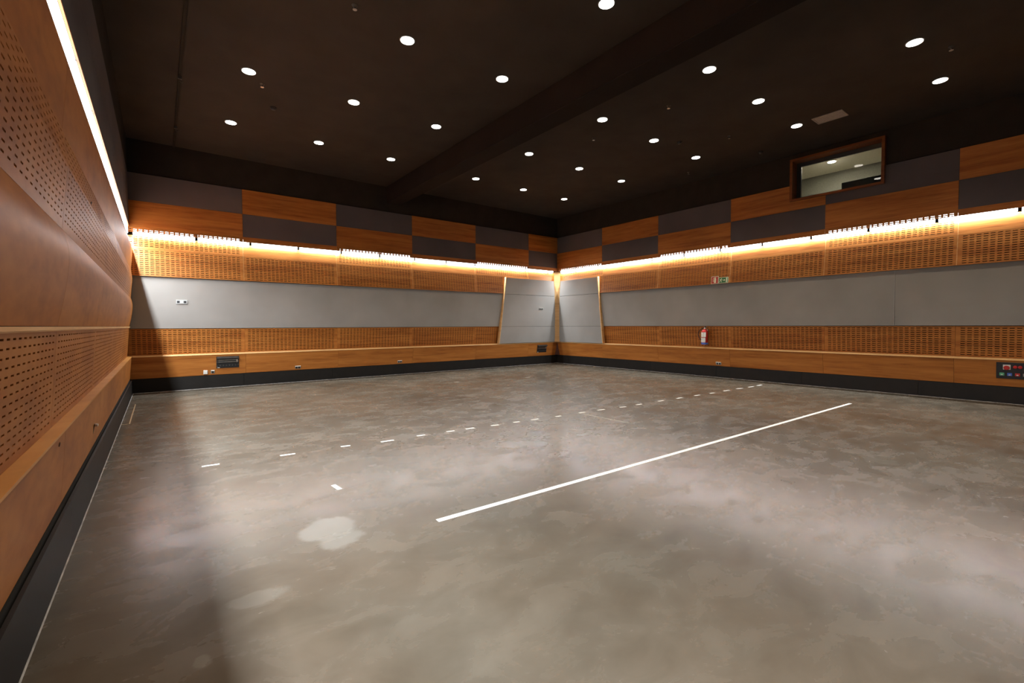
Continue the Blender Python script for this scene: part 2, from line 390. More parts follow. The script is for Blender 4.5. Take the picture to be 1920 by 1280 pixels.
# ledge tops, lips, skirtings, sealant
for wn, wo, u0, u1 in (('left', wall_left, YF, YB-0.09), ('back', wall_back, XL-0.07, XR-0.088), ('right', wall_right, YF, YB-0.07)):
    e = 0.013 if wn == 'left' else 0.086
    if wn == 'left': board(wn, 'ledge_top', u0, u1, [(e, 0.888), (e, 0.903)], 'wood_top_lit', wo, 0.16)
    else:
        board(wn, 'ledge_top', u0, u1, [(0.052, 0.889), (0.052, 0.905)], 'wood', wo, 0.13)
        board(wn, 'ledge_nosing', u0, u1, [(0.088, 0.868), (0.084, 0.880), (0.054, 0.906)], 'wood_edge', wo, 0.02)
for i, (wn, wd, u0, u1) in enumerate((('left', 'left', YF, YB), ('back', 'back', XL, XR), ('right', 'right', YF, YB))):
    base = bpy.data.objects.new('baseboard_'+wd, None); C.objects.link(base); struct(base)
    L = u1-u0; n = int(round(L/2.44))
    cuts = [u0+i*L/n for i in range(n+1)]
    if wn == 'left': cuts = [YF, -2.7, -0.26, 2.18, 4.57, 7.0, 9.45, 11.9, YB]
    for a, c in zip(cuts, cuts[1:]):
        board(wn, 'skirting_board', a+0.002, c-0.002, [(0.0, 0.0), (0.0, 0.336)], 'skirting', base, 0.02)
    board(wn, 'shadow_gap', u0, u1, [(-0.03, 0.30), (-0.03, 0.36)], 'black_wall', base, 0.02)
    board(wn, 'sealant_bead', u0, u1, [(0.007, 0.0), (0.003, 0.006)], 'bead', base, 0.006)
# ------------------------------------------------------------------ left wall: three curved boards over the ledge
def spline(P, n=4):
    out = []
    Q = [P[0]] + P + [P[-1]]
    for i in range(1, len(Q)-2):
        for k in range(n):
            t = k/n; a, b2, c, d = Q[i-1], Q[i], Q[i+1], Q[i+2]
            out.append(tuple(0.5*((2*b2[j]) + (-a[j]+c[j])*t + (2*a[j]-5*b2[j]+4*c[j]-d[j])*t*t + (-a[j]+3*b2[j]-3*c[j]+d[j])*t**3) for j in (0, 1)))
    return out + [P[-1]]
def arc(a, m, c, n=7):
    """quadratic through a, m (at half), c"""
    out = []
    for i in range(n):
        t = i/(n-1); q = (2*m[0]-(a[0]+c[0])/2, 2*m[1]-(a[1]+c[1])/2)
        out.append(((1-t)**2*a[0]+2*t*(1-t)*q[0]+t*t*c[0], (1-t)**2*a[1]+2*t*(1-t)*q[1]+t*t*c[1]))
    return out
JL = [YF, -2.85, -0.45, 2.0, 4.42, 6.86, 9.30, 11.72, YB-0.03]
for a, c in zip(JL, JL[1:]):
    u0, u1 = a+G/2, c-G/2; det = u1 > 1.5
    board('left', 'ledge_face', u0, u1, [(-0.036, 0.37), (0.004, 0.886)], 'wood_flame', wall_left, 0.02)
    p0, p1 = (-0.070, 0.904), (-0.022, 1.572); L = seg_len(p0, p1)
    if det: slotted('left', 'slotted_panel', u0, u1, p0, p1, 'wood_flame', wall_left, rows_of(L, 0.05, 0.030, 0.0465), pitch=0.116, dash=0.060, h=0.0105)
    else: board('left', 'slotted_panel', u0, u1, [p0, p1], 'wood_flame', wall_left)
    # lower curved board: foot, nose, back to the valley
    pr = spline([(-0.018, 1.606), (0.014, 1.76), (0.040, 1.93), (0.054, 2.07), (0.050, 2.17), (0.026, 2.275)])
    board('left', 'curved_panel', u0, u1, pr, 'wood_flame', wall_left, 0.02, True)
    # middle slotted board: leans out, then back
    if det:
        q0, q1, q2 = (0.024, 2.279), (0.066, 2.72), (0.046, 2.96)
        L = seg_len(q0, q1); slotted('left', 'slotted_panel', u0, u1, q0, q1, 'wood_flame', wall_left, rows_of(L, 0.07, 0.02), pitch=0.112, dash=0.052, h=0.0105)
        L = seg_len(q1, q2); slotted('left', 'slotted_panel', u0, u1, q1, q2, 'wood_flame', wall_left, rows_of(L, 0.028, 0.03), pitch=0.112, dash=0.052, h=0.0105)
    else: board('left', 'slotted_panel', u0, u1, [(0.024, 2.279), (0.066, 2.72), (0.046, 2.96)], 'wood_flame', wall_left)
    pr = spline([(0.044, 2.964), (0.058, 3.12), (0.072, 3.28), (0.079, 3.42), (0.058, 3.54), (0.014, 3.67), (-0.034, 3.772)])
    board('left', 'curved_panel', u0, u1, pr, 'wood_flame', wall_left, 0.02, True)
    board('left', 'valance', u0, u1, [(0.036, 3.950), (0.036, 3.975)], 'wood', wall_left)
    board('left', 'fabric_panel', u0, u1, [(0.034, 3.978), (0.034, 4.578)], 'fabric_dark', wall_left, 0.03)
    board('left', 'fabric_panel', u0, u1, [(0.034, 4.582), (0.034, 5.23)], 'fabric_dark', wall_left, 0.03)
board('left', 'panel_lip', YF, YB-0.03, [(-0.004, 1.580), (-0.004, 1.603)], 'wood_edge', wall_left, 0.09)
board('left', 'panel_lip', YF, YB-0.03, [(-0.014, 1.5725), (-0.014, 1.5785)], 'wood_edge', wall_left, 0.06)
# ------------------------------------------------------------------ back corner: sloped grey bays and the corner post
def bay(wall, wo, top_u, bot_u, near_u, s):
    """top_u/bot_u: slanted outer edge at z 3.42 / .92; near_u: edge by the corner post"""
    P = WALL[wall]; zt, zb = 3.425, 0.906
    edge = lambda z: bot_u + (top_u-bot_u)*(z-zb)/(zt-zb)
    for z0, z1, oa, oc in ((zb, 1.548, 0.118, 0.125), (1.556, 2.79, 0.125, 0.118), (2.80, zt, 0.121, 0.085)):
        bm = bmesh.new()
        n = 5
        F = []; B = []
        for k in range(n+1):
            t = k/n; z = z0+(z1-z0)*t; o = oa+(oc-oa)*t + 0.006*math.sin(math.pi*t)
            F.append((bm.verts.new(P(edge(z)+0.014*s, o, z)), bm.verts.new(P(near_u, o, z))))
            B.append((bm.verts.new(P(edge(z)+0.014*s, o-0.05, z)), bm.verts.new(P(near_u, o-0.05, z))))
        for k in range(n):
            for (a, c) in ((F[k], F[k+1]), (B[k], B[k+1])): bm.faces.new((a[0], a[1], c[1], c[0]))
            for e in (0, 1): bm.faces.new((F[k][e], F[k+1][e], B[k+1][e], B[k][e]))
        bm.faces.new((F[0][0], F[0][1], B[0][1], B[0][0])); bm.faces.new((F[n][0], F[n][1], B[n][1], B[n][0]))
        link('fabric_panel', bm, 'fabric', wo)
    bm = bmesh.new()
    prism(bm, [(edge(zb)-0.014*s, zb), (edge(zb)+0.014*s, zb), (edge(zt+0.02)+0.014*s, zt+0.02), (edge(zt+0.02)-0.014*s, zt+0.02)], lambda a, c, t: P(a, t, c), 0.02, 0.138)
    link('edge_strip', bm, 'wood_edge', wo)
bay('back', wall_back, 10.545, 10.187, 13.115, 1)
bay('right', wall_right, 11.78, 11.505, 13.90, 1)
bm = bmesh.new()
prism(bm, [(13.05, 14.02), (13.23, 13.84), (13.30, 13.95), (13.16, 14.09)], lambda a, c, t: Vector((a, c, t)), 0.904, 3.80)
struct(link('trim_1', bm, 'wood_edge'))
bm = bmesh.new()
T = Vector((13.243, 14.033, 0.884)); Lp = Vector((13.185, 14.118, 0.352)); Rp = Vector((13.328, 13.975, 0.352)); d = Vector((0.02, 0.02, 0))
vs = [bm.verts.new(p) for p in (T, Lp, Rp, T+d, Lp+d, Rp+d)]
for f in ((0, 1, 2), (3, 5, 4), (0, 3, 4, 1), (1, 4, 5, 2), (2, 5, 3, 0)): bm.faces.new([vs[i] for i in f])
struct(link('trim_gap_shade', bm, 'wood_dark'))  # dark wedge drawn in for the shadow of the mitre gap between ledge faces
# ------------------------------------------------------------------ LED strips
ORD = ['first', 'second', 'third', 'fourth', 'fifth', 'sixth', 'seventh', 'eighth', 'ninth', 'tenth', 'eleventh', 'twelfth', 'thirteenth', 'fourteenth', 'fifteenth', 'sixteenth']
SL = {}
def strip_light(L, gain=1.0):
    k = (round(L, 3), gain)
    if k not in SL:
        d = bpy.data.lights.new('strip_bulb', 'AREA'); d.shape = 'RECTANGLE'; d.size = L; d.size_y = 0.022
        d.energy = STRIP_W*gain*L/1.16; d.color = STRIP_COL; SL[k] = d
    return SL[k]
def strip(wall, u0, u1, label, group, oo=0.005, z=3.850, hz=0.065):
    P = WALL[wall]
    c = P((u0+u1)/2, oo, z)
    t = thing('light_strip', c, label, 'light strip', group)
    def part(name, a, e, o0, o1, z0, z1, mat):
        bm = bmesh.new(); p, q = P(a, o0, z0), P(e, o1, z1)
        box(bm, *[f(p.x, q.x) - c.x for f in (min, max)], *[f(p.y, q.y) - c.y for f in (min, max)], z0-c.z, z1-c.z)
        return link(name, bm, mat, t)
    part('diffuser', u0+0.02, u1-0.02, oo-0.010, oo+0.014, z-hz, z+hz, 'led')
    ld = strip_light(u1-u0-0.04, 2.3 if wall == 'left' else 1.0); lo = bpy.data.objects.new('bulb', ld); C.objects.link(lo); lo.parent = t
    q = P((u0+u1)/2, oo+0.002, z-hz-0.003); lo.location = q-c
    if wall != 'back': lo.rotation_euler = (0, 0, math.pi/2)
    part('housing', u0+0.012, u1-0.012, oo-0.035, oo-0.012, z-hz-0.002, z+hz+0.002, 'dark_metal')
E1 = [XL+0.07] + [XL+0.14+1.2*k for k in range(1, 12)] + [13.10]
for k in range(12):
    strip('back', E1[k]+0.01, E1[k+1]-0.01, f'white LED strip behind the back wall valance, {ORD[k]} counting from the left wall', 'LED strips along the back wall')
E2 = [13.93, 13.05] + [13.05-1.2*k for k in range(1, 15)]
for k in range(len(E2)-1):
    strip('right', E2[k+1]+0.01, E2[k]-0.01, f'white LED strip behind the right wall valance, {ORD[k]} counting from the far corner', 'LED strips along the right wall')
E3 = [14.0-1.2*k for k in range(15)]
for k in range(len(E3)-1):
    strip('left', E3[k+1]+0.01, E3[k]-0.01, f'dazzling LED strip over the left wall panels, {ORD[k]} counting from the back wall', 'LED strips along the left wall', oo=0.0, z=3.872, hz=0.083)
# ------------------------------------------------------------------ downlights
def make_downlight():
    t = thing('downlight', (0, 0, ZC), '', 'ceiling light', 'round ceiling downlights')
    bm = bmesh.new()
    lathe(bm, [(0.088, -0.002), (0.091, -0.006), (0.118, -0.006), (0.122, -0.002), (0.122, 0.0)], 28); link('trim_ring', bm, 'dark_metal', t)
    bm = bmesh.new(); lathe(bm, [(0.104, -0.012), (0.104, -0.0065)], 28); link('lens', bm, 'lamp', t)
    return t
proto = make_downlight()
sd = bpy.data.lights.new('spot', 'SPOT'); sd.energy = SPOT_W; sd.color = SPOT_COL; sd.spot_size = math.radians(110); sd.spot_blend = 0.75
sd.shadow_soft_size = 0.09
RX = [11.38, 9.53, 7.68, 4.99, 3.16, 1.34]; RY = [11.70, 9.19, 6.72, 4.30, 1.93, -0.55, -3.0]
RXN = ['closest to the right wall', 'second in from the right wall', 'just right of the beam', 'just left of the beam', 'second in from the left wall', 'closest to the left wall']
RYN = ['row nearest the back wall', 'second row from the back', 'third row from the back', 'fourth row from the back', 'fifth row from the back', 'sixth row from the back', 'row nearest the front']
firstd = True
for j, y in enumerate(RY):
    for i, x in enumerate(RX):
        if firstd: o = proto; ch = None
        else:
            o = proto.copy(); C.objects.link(o)
            for c in proto.children:
                if c.type == 'LIGHT': continue
                q = c.copy(); C.objects.link(q); q.parent = o
        o.location = (x, y, ZC); firstd = False
        o['label'] = f'ceiling downlight {RXN[i]}, {RYN[j]}'
        l = bpy.data.objects.new('bulb', sd); C.objects.link(l); l.parent = o; l.location = (0, 0, -0.03)
# ------------------------------------------------------------------ booth window and the room behind it
win = bpy.data.objects.new('window_1', None); C.objects.link(win); struct(win); win.location = (XR, (WY0+WY1)/2, WZ0)
def wpart(name, mat, *boxes, bev=0.0):
    bm = bmesh.new()
    for bb in boxes: box(bm, bb[0]-XR, bb[1]-XR, bb[2]-win.location.y, bb[3]-win.location.y, bb[4]-WZ0, bb[5]-WZ0, bev)
    return link(name, bm, mat, win)
fx0, fx1 = XR-0.16, XR+0.30
wpart('window_frame', 'frame_wood', (fx0, fx1, WY0-0.06, WY0, WZ0-0.05, WZ1+0.055), (fx0, fx1, WY1, WY1+0.06, WZ0-0.05, WZ1+0.055),
      (fx0, fx1, WY0, WY1, WZ1, WZ1+0.055), (fx0, fx1, WY0, WY1, WZ0-0.05, WZ0))
gx = XR+0.16
wpart('glazing_bar', 'black', (gx-0.03, gx+0.03, WY0, WY0+0.03, WZ0, WZ1), (gx-0.03, gx+0.03, WY1-0.10, WY1, WZ0, WZ1),
      (gx-0.03, gx+0.03, WY0+0.03, WY1-0.10, WZ1-0.10, WZ1), (gx-0.03, gx+0.03, WY0+0.03, WY1-0.10, WZ0, WZ0+0.02))
wpart('pane', 'glass', (gx-0.004, gx+0.004, WY0+0.025, WY1-0.095, WZ0+0.015, WZ1-0.095))
# booth shell
bx0, bx1, by0, by1, bz0, bz1 = XR+0.36, XR+3.0, 1.0, 7.2, 3.6, 6.20
bm = bmesh.new(); box(bm, bx1, bx1+0.1, by0, by1, bz0, bz1); struct(link('wall_booth_back', bm, 'booth_wall'))
bm = bmesh.new(); box(bm, bx0, bx1+0.1, by0-0.1, by0, bz0, bz1); struct(link('wall_booth_near', bm, 'booth_wall'))
bm = bmesh.new(); box(bm, bx0, bx1+0.1, by1, by1+0.1, bz0, bz1); struct(link('wall_booth_far', bm, 'booth_wall'))
bm = bmesh.new(); box(bm, bx0-0.01, bx1+0.1, by0-0.1, by1+0.1, bz0-0.1, bz0); struct(link('floor_booth', bm, 'booth_ceiling'))
bm = bmesh.new(); box(bm, bx0-0.01, bx1+0.1, by0-0.1, by1+0.1, bz1, bz1+0.1); struct(link('ceiling_booth', bm, 'booth_ceiling'))
bm = bmesh.new(); box(bm, bx0-0.01, bx0, by0, by1, ZC+0.1, bz1); struct(link('wall_booth_front', bm, 'booth_wall'))
for (x, y, lab) in ((15.2, 4.82, 'round lamp in the ceiling of the control booth'),):
    t = thing('booth_light', (x, y, bz1), lab, 'ceiling light')
    bm = bmesh.new(); lathe(bm, [(0.10, -0.012), (0.13, -0.008), (0.13, 0.0)], 20); link('trim_ring', bm, 'white', t)
    bm = bmesh.new(); lathe(bm, [(0.095, -0.02), (0.095, -0.0125)], 20); link('lens', bm, 'booth_lamp', t)
# desk with a monitor row seen through the glass
t = thing('control_desk', (14.3, 3.9, bz0), 'dark control desk just inside the booth window', 'desk')
bm = bmesh.new(); box(bm, -0.35, 0.35, -1.0, 0.55, 1.02, 1.06, 0.005); link('desk_top', bm, 'wood_dark', t)
for y in (-0.95, 0.45):
    bm = bmesh.new(); box(bm, -0.32, 0.32, y, y+0.05, 0, 1.019); link('leg', bm, 'black', t)
t = thing('monitor', (14.15, 3.70, bz0+1.06), 'black flat monitor standing on the booth desk', 'monitor')
bm = bmesh.new(); box(bm, -0.02, 0.02, -0.55, 0.55, 0.12, 0.60, 0.006); link('screen_casing', bm, 'black', t)
bm = bmesh.new(); box(bm, -0.03, 0.05, -0.06, 0.06, 0.0, 0.119, 0.004); box(bm, -0.1, 0.14, -0.16, 0.16, 0.0, 0.012); link('stand', bm, 'black', t)
# ------------------------------------------------------------------ ceiling fittings
t = thing('ceiling_track', (0.39, 0, ZC), 'long thin black track running along the ceiling beside the left wall', 'track')
bm = bmesh.new(); box(bm, -0.018, 0.018, 2.0, YB-0.1, -0.05, 0.0); link('rail', bm, 'black_wall', t)
for y in (9.97, 12.5):
    bm = bmesh.new(); box(bm, -0.03, 0.03, y-0.02, y+0.02, -0.11, -0.051, 0.004)
    tube(bm, [(0, y, -0.10), (0, y, -0.15), (0.03, y, -0.17), (0.04, y, -0.145)], 0.005, 6); link('hook', bm, 'dark_metal', t)
t = thing('ceiling_vent', (11.47, 3.69, ZC), 'grey louvred vent set in the ceiling near the booth window', 'vent')
bm = bmesh.new()
for bb in ((-0.20, -0.17, -0.28, 0.28), (0.17, 0.20, -0.28, 0.28), (-0.17, 0.17, -0.28, -0.25), (-0.17, 0.17, 0.25, 0.28)): box(bm, *bb, -0.015, 0.0)
M['vent'] = plain('grey_vent_metal', (0.30, 0.28, 0.26), 0.6)
link('frame', bm, 'vent', t)
for k in range(8):
    bm = bmesh.new(); x = -0.15 + k*0.043
    prism(bm, [(x, -0.002), (x+0.034, -0.014), (x+0.036, -0.011), (x+0.003, 0.0)], lambda a, c, s: Vector((a, s, c)), -0.249, 0.249); link('slat', bm, 'vent', t)
SPR = [(8.27, 5.49, 'right of the beam, nearer the viewer'), (10.72, 5.49, 'in front of the booth window'), (8.25, 7.49, 'right of the beam, farther back'),
       (12.3, 7.49, 'close to the right wall'), (1.60, 9.52, 'by the second downlight row, left side'), (2.25, 6.44, 'left of the beam, near the top edge'), (10.15, 1.60, 'near the fifth row of downlights')]
for k, (x, y, w) in enumerate(SPR):
    t = thing('sprinkler', (x, y, ZC), 'small sprinkler head on the ceiling, ' + w, 'sprinkler', 'ceiling sprinklers')
    bm = bmesh.new(); lathe(bm, [(0.012, -0.05), (0.014, -0.03), (0.04, -0.008), (0.042, 0.0)], 14); link('escutcheon', bm, 'dark_metal', t)
    bm = bmesh.new(); lathe(bm, [(0.030, -0.062), (0.030, -0.059)], 10)
    for s in (-1, 1): tube(bm, [(0.012*s, 0, -0.03), (0.02*s, 0, -0.045), (0.006*s, 0, -0.06)], 0.003, 5)
    link('deflector', bm, 'steel', t)
for (x, y, w) in ((10.1, 6.40, 'beside the third row of downlights'), (12.35, 5.5, 'next to the booth window'), (1.94, 10.4, 'near the back left of the room')):
    t = thing('smoke_detector', (x, y, ZC), 'dark round smoke detector on the ceiling ' + w, 'detector', 'smoke detectors')
    bm = bmesh.new(); lathe(bm, [(0.03, -0.05), (0.045, -0.04), (0.05, -0.02), (0.058, -0.018), (0.06, 0.0)], 18); link('casing', bm, 'black', t)
    bm = bmesh.new(); lathe(bm, [(0.012, -0.056), (0.018, -0.0505)], 12); link('sensor_cap', bm, 'dark_metal', t)
# ------------------------------------------------------------------ floor markings
def tape(name, pts, width, label, cat, mat='tape', group=None, h=0.0012):
    (x0, y0), (x1, y1) = pts; d = Vector((x1-x0, y1-y0, 0)); L = d.length; c = Vector(((x0+x1)/2, (y0+y1)/2, 0))
    bm = bmesh.new(); n = max(1, int(L/1.2))
    sk = random.uniform(-0.15, 0.15)*width
    prism(bm, [(-L/2, -width/2), (L/2+sk, -width/2), (L/2, width/2), (-L/2+sk, width/2)], lambda a, b2, s: Vector((a, b2, s)), 0.0004, h)
    o = link(name, bm, mat); o.location = c; o.rotation_euler = (0, 0, math.atan2(d.y, d.x))
    return tag(o, label, cat, group)
tape('tape_line', [(1.765, 3.298), (10.985, 3.069)], 0.058, 'long unbroken strip of white tape across the floor', 'tape')
DASH = [(0.343, 6.271, 0.51), (1.146, 6.209, 1.317), (1.867, 6.145, 1.979), (2.375, 6.041, 2.561)]
cent = [(0.429, 6.254), (1.23, 6.172), (1.926, 6.132), (2.470, 6.040), (2.98, 6.04), (3.457, 6.007), (3.781, 5.977), (4.217, 5.918), (4.634, 5.894), (5.013, 5.863), (5.512, 5.812), (6.083, 5.793),
        (6.557, 5.750), (7.109, 5.680), (7.588, 5.661), (8.301, 5.640), (8.935, 5.606), (9.588, 5.572), (10.163, 5.531), (10.822, 5.53), (11.418, 5.51), (11.95, 5.473), (12.436, 5.477)]
lens = [0.17, 0.17, 0.12, 0.185, 0.125, 0.13, 0.15, 0.14, 0.12, 0.16, 0.13, 0.14, 0.17, 0.16, 0.18, 0.19, 0.2, 0.2, 0.2, 0.24, 0.24, 0.25, 0.27]
NUM = ORD + ['seventeenth', 'eighteenth', 'nineteenth', 'twentieth', 'twenty-first', 'twenty-second', 'twenty-third']
for k, ((x, y), L) in enumerate(zip(cent, lens)):
    a = -0.11 + random.uniform(-0.1, 0.12); dx, dy = L/2*math.cos(a), L/2*math.sin(a)
    lab = f'short white tape dash on the floor, {NUM[k]} counted from the left wall'
    tape('tape_dash', [(x-dx, y-dy), (x+dx, y+dy)], 0.045, lab, 'tape', group='dashes of the taped line')
tape('tape_piece', [(1.345, 4.70), (1.362, 4.53)], 0.045, 'single short piece of white tape lying apart, in front of the dashed line', 'tape')
tape('tape_line', [(6.0, 5.79), (6.02, 4.68)], 0.022, 'thin worn tape line running forward from the dashed line', 'tape', 'tape_worn')
tape('tape_fleck', [(6.55, 11.16), (6.70, 11.13)], 0.05, 'pale tape fleck on the floor near the middle of the back wall', 'tape', 'tape_worn', 'tape flecks before the back wall')
tape('tape_fleck', [(8.84, 10.79), (9.01, 10.77)], 0.05, 'pale tape fleck on the floor towards the far corner', 'tape', 'tape_worn', 'tape flecks before the back wall')
t = thing('floor_edging', (-0.43, 9.75, 0), 'thin brass L-shaped edging in the floor beside the left skirting', 'edging')
bm = bmesh.new(); box(bm, -0.008, 0.008, 0.0, 2.4, 0.0005, 0.006); link('long_edge', bm, 'brass', t)
bm = bmesh.new(); box(bm, -0.10, -0.009, -0.008, 0.008, 0.0005, 0.005); link('short_edge', bm, 'brass', t)
# ------------------------------------------------------------------ sockets and boxes on the walls
# local frame of wall-mounted things: +x to the viewer's right, -y out of the wall, z up
def face_o(z, a=(-0.012, 0.345), c=(0.078, 0.884)): return a[0]+(c[0]-a[0])*(z-a[1])/(c[1]-a[1])
TILT = math.atan2(0.09, 0.539)
def mount(name, wall, u, o, z, label, cat, group=None, tilt=0.0):
    p = WALL[wall](u, o, z); rz = {'back': 0.0, 'right': -math.pi/2, 'left': math.pi/2}[wall]
    t = thing(name, p, label, cat, group)
    t.rotation_euler = (tilt, 0, rz)
    return t
def part(name, t, mat, *boxes, bev=0.0):
    bm = bmesh.new()
    for b6 in boxes: box(bm, *b6, bev)
    return link(name, bm, mat, t)
def connector_box(u, z, label):
    t = mount('connector_box', 'back', u, face_o(z)+0.001, z, label, 'connector box', 'black connector boxes in the back wall ledge', TILT)
    part('back_plate', t, 'black', (-0.255, 0.255, -0.012, 0.0, -0.155, 0.155), bev=0.003)
    part('hood', t, 'dark_metal', (-0.245, 0.245, -0.075, -0.0125, 0.105, 0.145), bev=0.004)
    for zz in (0.060, 0.012): part('rail', t, 'steel', (-0.215, 0.185, -0.036, -0.013, zz-0.008, zz+0.008), bev=0.003)
    part('rail_bracket', t, 'steel', (0.186, 0.225, -0.040, -0.0125, -0.004, 0.078), bev=0.003)
    for k, (x, zz) in enumerate(((-0.235, 0.06), (-0.235, 0.01), (-0.235, -0.10), (0.238, 0.09), (0.238, 0.02), (0.238, -0.07))):
        bm = bmesh.new(); lathe(bm, [(0.007, 0.0), (0.006, 0.004)], 8, Matrix.Translation((x, -0.0121, zz)) @ Matrix.Rotation(math.pi/2, 4, 'X')); link('screw', bm, 'steel', t)
    part('connector_row', t, 'dark_metal', *[(x-0.018, x+0.018, -0.022, -0.0125, -0.105, -0.069) for x in [-0.17+0.068*i for i in range(6)]], bev=0.004)
    part('name_tag', t, 'white', (-0.235, -0.18, -0.016, -0.0125, -0.146, -0.134))
connector_box(1.405, 0.665, 'wide black connector box in the ledge near the left wall')
connector_box(12.42, 0.640, 'black connector box in the ledge beside the far corner')
def outlet(wall, u, o, z, w, h, label, group, tilt):
    t = mount('wall_outlet', wall, u, o, z, label, 'outlet', group, tilt)
    part('plate', t, 'steel', (-w/2, w/2, -0.010, 0.0, -h/2, h/2), bev=0.002)
    part('top_flap', t, 'white', (-w/2+0.002, w/2-0.002, -0.034, -0.0105, h/2-0.018, h/2-0.004), bev=0.002)
    n = 2 if w > 0.12 else 1
    for k in range(n):
        x = (k-(n-1)/2)*w*0.46
        bm = bmesh.new(); Mx = Matrix.Translation((x, -0.0101, -0.008)) @ Matrix.Rotation(math.pi/2, 4, 'X')
        lathe(bm, [(h*0.32, 0.0), (h*0.32, 0.006), (h*0.24, 0.006), (h*0.24, 0.002)], 16, Mx); link('socket', bm, 'black', t)
    return t
t = mount('junction_box', 'back', 0.912, face_o(0.425)+0.001, 0.425, 'small square white junction box under the left end of the ledge', 'junction box', None, TILT)
part('casing', t, 'white', (-0.045, 0.045, -0.035, 0.0, -0.05, 0.05), bev=0.005); part('lid', t, 'white', (-0.038, 0.038, -0.040, -0.0355, -0.042, 0.042), bev=0.002)
grp = 'small metal outlets along the wall ledges'
outlet('back', 1.068, face_o(0.428)+0.001, 0.428, 0.085, 0.085, 'small dark outlet right of the white junction box', grp, TILT)
outlet('back', 3.12, face_o(0.425)+0.001, 0.425, 0.15, 0.085, 'small metal outlet low on the back ledge, between box and corner, nearer the left', grp, TILT)
outlet('back', 6.23, face_o(0.425)+0.001, 0.425, 0.15, 0.085, 'small metal outlet low on the middle of the back ledge', grp, TILT)
outlet('right', 7.06, face_o(0.43)+0.001, 0.43, 0.16, 0.085, 'small metal outlet below the fire extinguisher on the right ledge', grp, TILT)
g2 = 'socket plates on the grey panels'
t = mount('socket_plate', 'back', 0.456, 0.052, 2.215, 'silver socket plate on the grey panel near the left wall', 'socket', g2)
part('plate', t, 'steel', (-0.115, 0.115, -0.012, 0.0, -0.05, 0.05), bev=0.003)
part('module', t, 'black', (-0.095, -0.04, -0.016, -0.0125, -0.03, 0.024), bev=0.002); part('module', t, 'black', (0.04, 0.095, -0.016, -0.0125, -0.03, 0.024), bev=0.002)
part('module', t, 'white', (-0.028, 0.028, -0.018, -0.0125, -0.012, 0.026), bev=0.002); part('top_lip', t, 'white', (-0.115, 0.115, -0.028, -0.0125, 0.040, 0.050))
t = mount('socket_plate', 'back', 12.29, 0.132, 2.26, 'small silver socket plate on the grey bay at the far corner', 'socket', g2)
part('plate', t, 'steel', (-0.10, 0.10, -0.012, 0.0, -0.035, 0.035), bev=0.003)
part('module', t, 'black', (-0.085, -0.02, -0.016, -0.0125, -0.024, 0.018), bev=0.002); part('module', t, 'black', (0.02, 0.085, -0.016, -0.0125, -0.024, 0.018), bev=0.002)
part('top_lip', t, 'white', (-0.10, 0.10, -0.03, -0.0125, 0.025, 0.034))
# control panel at the right edge
t = mount('control_board', 'right', 0.72, face_o(0.665)+0.001, 0.665, 'black control panel with a red emergency button on the right ledge', 'control panel', None, TILT)
part('back_plate', t, 'black', (-0.57, 0.57, -0.014, 0.0, -0.165, 0.165), bev=0.004)
bx = -0.425
part('button_plate', t, 'white', (bx-0.052, bx+0.052, -0.022, -0.0145, 0.02, 0.12), bev=0.003)
bm = bmesh.new(); lathe(bm, [(0.022, 0.0), (0.022, 0.02), (0.042, 0.022), (0.044, 0.034), (0.034, 0.042)], 20, Matrix.Translation((bx, -0.0221, 0.066)) @ Matrix.Rotation(math.pi/2, 4, 'X')); link('emergency_button', bm, 'red', t)
for x, m in ((-0.312, 'red'), (-0.245, 'red'), (-0.135, 'green'), (-0.07, 'green'), (0.05, 'black'), (0.14, 'black')):
    bm = bmesh.new(); lathe(bm, [(0.030, 0.0), (0.030, 0.016), (0.020, 0.022)], 14, Matrix.Translation((x, -0.0141, 0.078)) @ Matrix.Rotation(math.pi/2, 4, 'X')); link('connector', bm, m, t)
for k, m in enumerate(('green', 'blue', 'red', 'steel', 'steel', 'steel', 'steel')):
    x = -0.49 + 0.105*k
    part('socket_cover', t, m, (x-0.034, x+0.034, -0.024, -0.0145, -0.105, -0.045), bev=0.004)
    part('socket_tab', t, 'white', (x-0.014, x+0.014, -0.032, -0.0245, -0.092, -0.074), bev=0.002)
# latch and plugs on the left wall
t = mount('cupboard_latch', 'left', 6.32, face_o(0.56, (-0.036, 0.37), (0.004, 0.886)), 0.56, 'small metal latch on the wooden face below the left ledge', 'latch', None, TILT)
part('knob', t, 'steel', (-0.022, 0.022, -0.032, -0.0065, 0.02, 0.045), bev=0.004); part('strike_plate', t, 'dark_metal', (-0.016, 0.016, -0.006, 0.0, -0.06, 0.045), bev=0.002)
for (u, o, z, lab, tl) in ((4.17, face_o(0.83, (-0.036, 0.37), (0.004, 0.886))+0.0005, 0.83, 'tiny dark hole plug in the ledge face of the left wall', TILT), (5.80, 0.064, 2.755, 'tiny dark hole plug among the slots high on the left wall', 0.18)):
    t = mount('hole_plug', 'left', u, o, z, lab, 'plug', 'dark hole plugs in the left wall', tl)
    bm = bmesh.new(); lathe(bm, [(0.016, 0.0), (0.016, 0.003), (0.010, 0.006)], 12, Matrix.Rotation(math.pi/2, 4, 'X')); link('cap', bm, 'wood_dark', t)
